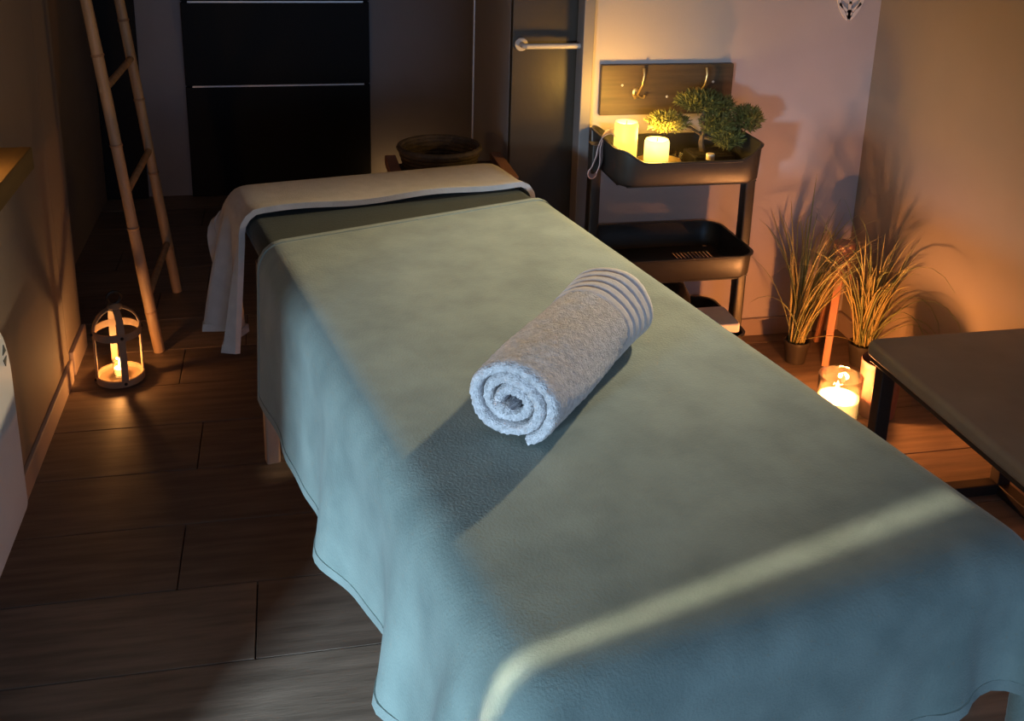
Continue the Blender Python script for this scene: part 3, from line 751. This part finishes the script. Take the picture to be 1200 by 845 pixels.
tp = thing('wooden_tripod', 'reddish wooden tripod stand between the two grass plants', 'tripod', (1.712, 2.86, 0))
MB().lathe([(0, 0.352), (0.024, 0.352), (0.034, 0.372), (0.034, 0.390), (0.030, 0.393), (0, 0.393)], n=24).build('top_plate', 'tripod_wood', tp, True, angle=40)
MB().lathe([(0, 0.30), (0.017, 0.30), (0.020, 0.32), (0.018, 0.352), (0, 0.352)], n=20).build('hub', 'tripod_wood', tp, True, angle=40)
for fx, fy in ((-0.062, -0.080), (0.075, -0.045), (0.0, 0.095)):
    d = Vector((fx, fy, 0)).normalized()
    MB().bar([Vector((fx, fy, 0.002)), d*0.016+Vector((0, 0, 0.335))], [0.022, 0.026], 0.013, (-d.y, d.x, 0)).build('leg', 'tripod_wood', tp, bevel=0.002)

pp = thing('pink_pot', 'pale pink cylindrical pot beside the bench leg', 'pot', (1.652, 2.475, 0))
MB().lathe([(0, 0), (0.048, 0), (0.052, 0.005), (0.060, 0.172), (0.0585, 0.176), (0.055, 0.172), (0.050, 0.03), (0, 0.028)], n=40).build('body', 'pink_ceramic', pp, True, angle=50)
MB().lathe([(0, 0.028), (0.0515, 0.028), (0.052, 0.085), (0, 0.09)], n=30).build('soil', 'soil', pp)

def flame(parent, loc, s=1.0):
    return MB().lathe([(0, 0), (0.0028*s, 0.002*s), (0.0046*s, 0.007*s), (0.0042*s, 0.013*s), (0.0022*s, 0.021*s), (0.0, 0.028*s)], loc, 14).build('flame', 'flame', parent, True)
jr = thing('jar_candle', 'large glass jar candle burning on the floor by the bench', 'candle', (1.512, 2.455, 0))
MB().lathe([(0, 0), (0.056, 0), (0.060, 0.006), (0.0625, 0.145), (0.061, 0.148), (0.0595, 0.145), (0.0575, 0.010), (0, 0.008)], n=48).build('glass_jar', 'glass_amber', jr, True, angle=50)
MB().tube([(0.0612*math.cos(2*PI*k/40), 0.0612*math.sin(2*PI*k/40), 0.147) for k in range(40)], 0.0019, 6, closed=True).build('rim', 'glass', jr, True)
MB().lathe([(0, 0.011), (0.056, 0.011), (0.0575, 0.080), (0.045, 0.076), (0, 0.074)], n=40).build('wax', 'jar_wax', jr, True, angle=50)
MB().tube([(-0.006, 0.004, 0.074), (-0.005, 0.004, 0.090)], 0.0016, 6).build('wick', 'wick', jr)
flame(jr, (-0.005, 0.004, 0.088), 1.5)
light_child('jar_flame_light', (-0.005, 0.004, 0.115), 17, (1.0, 0.38, 0.11), 0.014, jr)

# ------------------------------------------------------------------ wooden cage lantern with tealight
ln_ = thing('candle_lantern', 'wooden birdcage lantern with a burning tealight beside the ladder', 'lantern', (-0.522, 3.035, 0), 0.35)
R0 = 0.066
MB().lathe([(0, 0.004), (R0, 0.004), (R0+0.004, 0.007), (R0+0.004, 0.026), (R0, 0.028), (R0-0.004, 0.026), (R0-0.006, 0.014), (0, 0.013)], n=40).build('base', 'lantern_wood', ln_, True, angle=40)
MB().lathe([(R0-0.003, 0.152), (R0+0.003, 0.152), (R0+0.003, 0.174), (R0-0.003, 0.174)], n=40, close=True).build('band', 'lantern_wood', ln_, True, angle=40)
for k in range(4):
    a = PI/2*k; d = Vector((math.cos(a), math.sin(a), 0)); sd = (-d.y, d.x, 0)
    pts = [d*(R0+0.0)+Vector((0, 0, z)) for z in (0.010, 0.06, 0.11, 0.165)]
    for j in range(1, 9):
        q = PI/2*j/8*0.93; pts.append(d*(R0*math.cos(q))+Vector((0, 0, 0.165+0.072*math.sin(q))))
    MB().bar(pts, 0.020, 0.005, sd).build('slat', 'lantern_wood', ln_, bevel=0.001, seg=1)
    for z in (0.017, 0.163):
        MB().ball(tuple(d*(R0+0.0045)+Vector((0, 0, z))), 0.005, 0.005, 0.005, 10, 6).build('screw', 'screw_dark', ln_, True)
MB().lathe([(0, 0.232), (0.020, 0.232), (0.022, 0.240), (0.012, 0.248), (0, 0.250)], n=20).build('cap', 'lantern_wood', ln_, True)
MB().tube([(0.019*math.cos(2*PI*k/24), 0, 0.266+0.019*math.sin(2*PI*k/24)) for k in range(24)], 0.0055, 8, closed=True).build('ring', 'screw_dark', ln_, True)
for k in range(3):
    a = 2*PI*k/3; MB().ball((0.05*math.cos(a), 0.05*math.sin(a), 0.003), 0.007, 0.007, 0.0032, 10, 6).build('foot', 'screw_dark', ln_, True)
tl = thing('tealight', 'small glass tealight burning inside the wooden lantern', 'candle', (-0.522, 3.035, 0.0145))
MB().lathe([(0, 0), (0.017, 0), (0.0185, 0.003), (0.021, 0.052), (0.0195, 0.052), (0.017, 0.006), (0, 0.005)], n=28).build('glass_cup', 'glass_amber', tl, True, angle=50)
MB().lathe([(0, 0.0055), (0.0165, 0.0055), (0.0175, 0.026), (0, 0.025)], n=24).build('wax', 'tealight_wax', tl, True, angle=50)
MB().tube([(0, 0, 0.025), (0.001, 0, 0.031)], 0.001, 6).build('wick', 'wick', tl)
flame(tl, (0, 0, 0.030), 0.95)
light_child('tealight_flame_light', (0, 0, 0.045), 2.8, (1.0, 0.47, 0.15), 0.010, tl)

# ------------------------------------------------------------------ bamboo ladder
ld = thing('bamboo_ladder', 'bamboo ladder leaning on the wall behind the lantern', 'ladder', (-0.43, 3.46, 0))
def rail_pt(y, z, foot): return Vector((foot-0.112*z+0.43, y-3.46, z))
for y, foot in ((3.215, -0.430), (3.705, -0.417)):
    zs_ = []; z = 0.0
    node = [0.14, 0.42, 0.68, 0.95, 1.22, 1.48, 1.75]
    pts = []; rr = []
    for k in range(61):
        z = 2.02*k/60+0.001; pts.append(rail_pt(y+0.006*math.sin(z*5+y), z, foot)); rr.append(0.0175-0.0012*z+0.0006*math.sin(z*9))
    r_ = MB().tube(pts, rr, 12).build('rail', 'bamboo', ld, True, angle=60)
    for z in node:
        p = rail_pt(y+0.006*math.sin(z*5+y), z+(0.03 if y > 3.4 else 0), foot); d = Vector((-0.112, 0, 1)).normalized()
        MB().tube([p-d*0.004, p-d*0.001, p+d*0.001, p+d*0.004], [0.0178, 0.0192, 0.0192, 0.0178], 12, cap=False).build('node', 'bamboo_dark', r_, True)
for z in (0.19, 0.53, 0.85, 1.18, 1.50, 1.83):
    a = rail_pt(3.215, z, -0.430); b2 = rail_pt(3.705, z, -0.417)
    MB().tube([a.lerp(b2, t) for t in (-0.02, 0.3, 0.6, 1.02)], 0.0115, 10).build('rung', 'bamboo', ld, True, angle=60)

# ------------------------------------------------------------------ shelf with candle on the left wall
sh = MB().box((0.0, -1.05, -0.046), (0.164, 0.0, 0.0)).build('wall_shelf', 'shelf_wood', None, bevel=0.003)
sh.location = (XL, 2.20, 0.95); tag(sh, 'thick wooden shelf on the plaster wall above the radiator', 'shelf')
sc = thing('tealight', 'low tealight burning on the thick wooden shelf', 'candle', (-0.61, 1.98, 0.9505))
MB().lathe([(0, 0), (0.021, 0), (0.022, 0.018), (0.0205, 0.018), (0.0195, 0.013), (0, 0.012)], n=24).build('cup', 'aluminium', sc, True, angle=50)
MB().tube([(0, 0, 0.012), (0.001, 0, 0.017)], 0.001, 6).build('wick', 'wick', sc)
flame(sc, (0, 0, 0.015), 0.9)
light_child('shelf_flame_light', (0, 0, 0.034), 6.5, (1.0, 0.54, 0.16), 0.008, sc)

# ------------------------------------------------------------------ radiator
rd = thing('radiator', 'white wall radiator with rounded corner and arrow buttons', 'radiator', (XL, 2.11, 0))
def rad_outline():
    pts = []
    y0, y1, z0, z1 = -0.80, 0.0, 0.185, 0.640
    for k in range(9): a = PI/2*k/8; pts.append((y1-0.11+0.11*math.cos(PI/2-a)*1.0 if False else y1-0.10+0.10*math.sin(a), z1-0.15+0.15*math.cos(a)))
    for k in range(5): a = PI/2*k/4; pts.append((y1-0.02+0.02*math.cos(a), z0+0.02-0.02*math.sin(a)))
    pts += [(y0, z0), (y0, z1)]
    return pts
MB().prism(rad_outline(), 0, 0.022, 0.100).build('body', 'white_enamel', rd, bevel=0.010, seg=3)
for y in (-0.65, -0.25): MB().box((0.001, y-0.03, 0.35), (0.026, y+0.03, 0.50)).build('bracket', 'white_enamel', rd)
for z, up in ((0.572, 1), (0.545, -1)):
    y = -0.045
    MB().prism([(y-0.012, z-0.008*up), (y+0.012, z-0.008*up), (y, z+0.010*up)], 0, 0.0995, 0.1015).build('arrow_button', 'arrow_dark', rd)

# ------------------------------------------------------------------ things in the passage behind the table
sb = thing('folding_stool', 'reddish wooden folding stool behind the head of the table', 'stool', (0.474, 3.06, 0))
for y in (-0.11, 0.11):
    MB().bar([(-0.16, y, 0.0), (0.172, y, 0.600)], 0.030, 0.016, (0, 1, 0)).build('leg', 'stool_wood', sb, bevel=0.003)
    MB().bar([(0.16, y*0.80, 0.0), (-0.172, y*0.80, 0.600)], 0.030, 0.016, (0, 1, 0)).build('leg', 'stool_wood', sb, bevel=0.003)
MB().box((0.150, -0.14, 0.600), (0.185, 0.14, 0.630)).build('top_bar', 'stool_wood', sb, bevel=0.003)
MB().box((-0.185, -0.14, 0.600), (-0.150, 0.14, 0.630)).build('top_bar', 'stool_wood', sb, bevel=0.003)
MB().box((-0.152, -0.12, 0.600), (0.152, 0.12, 0.606)).build('sling_seat', 'wicker', sb)
bk = thing('wicker_basket', 'round dark wicker basket standing on the folding stool', 'basket', (0.442, 3.06, 0.607))
for k in range(6):
    z = 0.009+0.013*k; r = 0.098+0.004*k
    MB().tube([(r*math.cos(2*PI*i/48), r*math.sin(2*PI*i/48), z+0.002*math.sin(i*PI/1.0+k*PI)) for i in range(48)], 0.0075, 6, closed=True).build('weave', 'wicker', bk, True)
MB().lathe([(0, 0.0), (0.098, 0.0), (0.100, 0.006), (0, 0.006)], n=40).build('bottom', 'wicker', bk, True)
MB().tube([(0.121*math.cos(2*PI*i/48), 0.121*math.sin(2*PI*i/48), 0.082) for i in range(48)], 0.009, 8, closed=True).build('rim', 'wicker', bk, True)
tc = thing('tealight', 'low tealight on the floor before the grey far wall', 'candle', (0.47, 4.72, 0))
MB().lathe([(0, 0), (0.021, 0), (0.022, 0.018), (0.0205, 0.018), (0.0195, 0.013), (0, 0.012)], n=24).build('cup', 'aluminium', tc, True, angle=50)
flame(tc, (0, 0, 0.014), 0.9)
light_child('floor_tealight_light', (0, 0, 0.040), 0.25, (1.0, 0.55, 0.18), 0.01, tc)

# ------------------------------------------------------------------ wall lamp, above the frame on the right wall
wlmp = thing('wall_lamp', 'brass wall spot lamp high on the wall above the grass', 'lamp', (XR, 2.72, 1.50))
MB().tube([(-0.0005, 0, 0), (-0.012, 0, 0)], 0.04, 24).build('backplate', 'brass', wlmp, True, bevel=0.002)
MB().tube([(-0.01, 0, 0), (-0.07, 0, 0), (-0.10, 0, 0.0)], 0.008, 10).build('arm', 'brass', wlmp, True)
SD = Vector((-1.285, -0.80, -0.80)).normalized(); SO = Vector((-0.11, 0, 0))
sh_ = MB().lathe([(0.012, -0.05), (0.030, -0.045), (0.034, 0.0), (0.042, 0.05), (0.0405, 0.05), (0.0325, 0.0), (0.028, -0.042), (0.012, -0.046)], n=28, close=True)
qz = Vector((0, 0, 1)).rotation_difference(SD)
sh_.v = [tuple(SO+qz @ Vector(p)) for p in sh_.v]; sh_.build('shade', 'brass', wlmp, True, angle=50)
MB().ball(tuple(SO+SD*0.012), 0.022, 0.022, 0.022, 16, 10).build('bulb', 'frosted', wlmp, True)
sl = bpy.data.lights.new('wall_lamp_light', 'SPOT'); sl.energy = 135; sl.color = (1.0, 0.79, 0.48); sl.shadow_soft_size = 0.035
sl.spot_size = math.radians(64); sl.spot_blend = 1.0
so_ = bpy.data.objects.new('wall_lamp_light', sl); COL.objects.link(so_); so_.parent = wlmp; so_.location = SO+SD*0.055; aim(so_, SD)
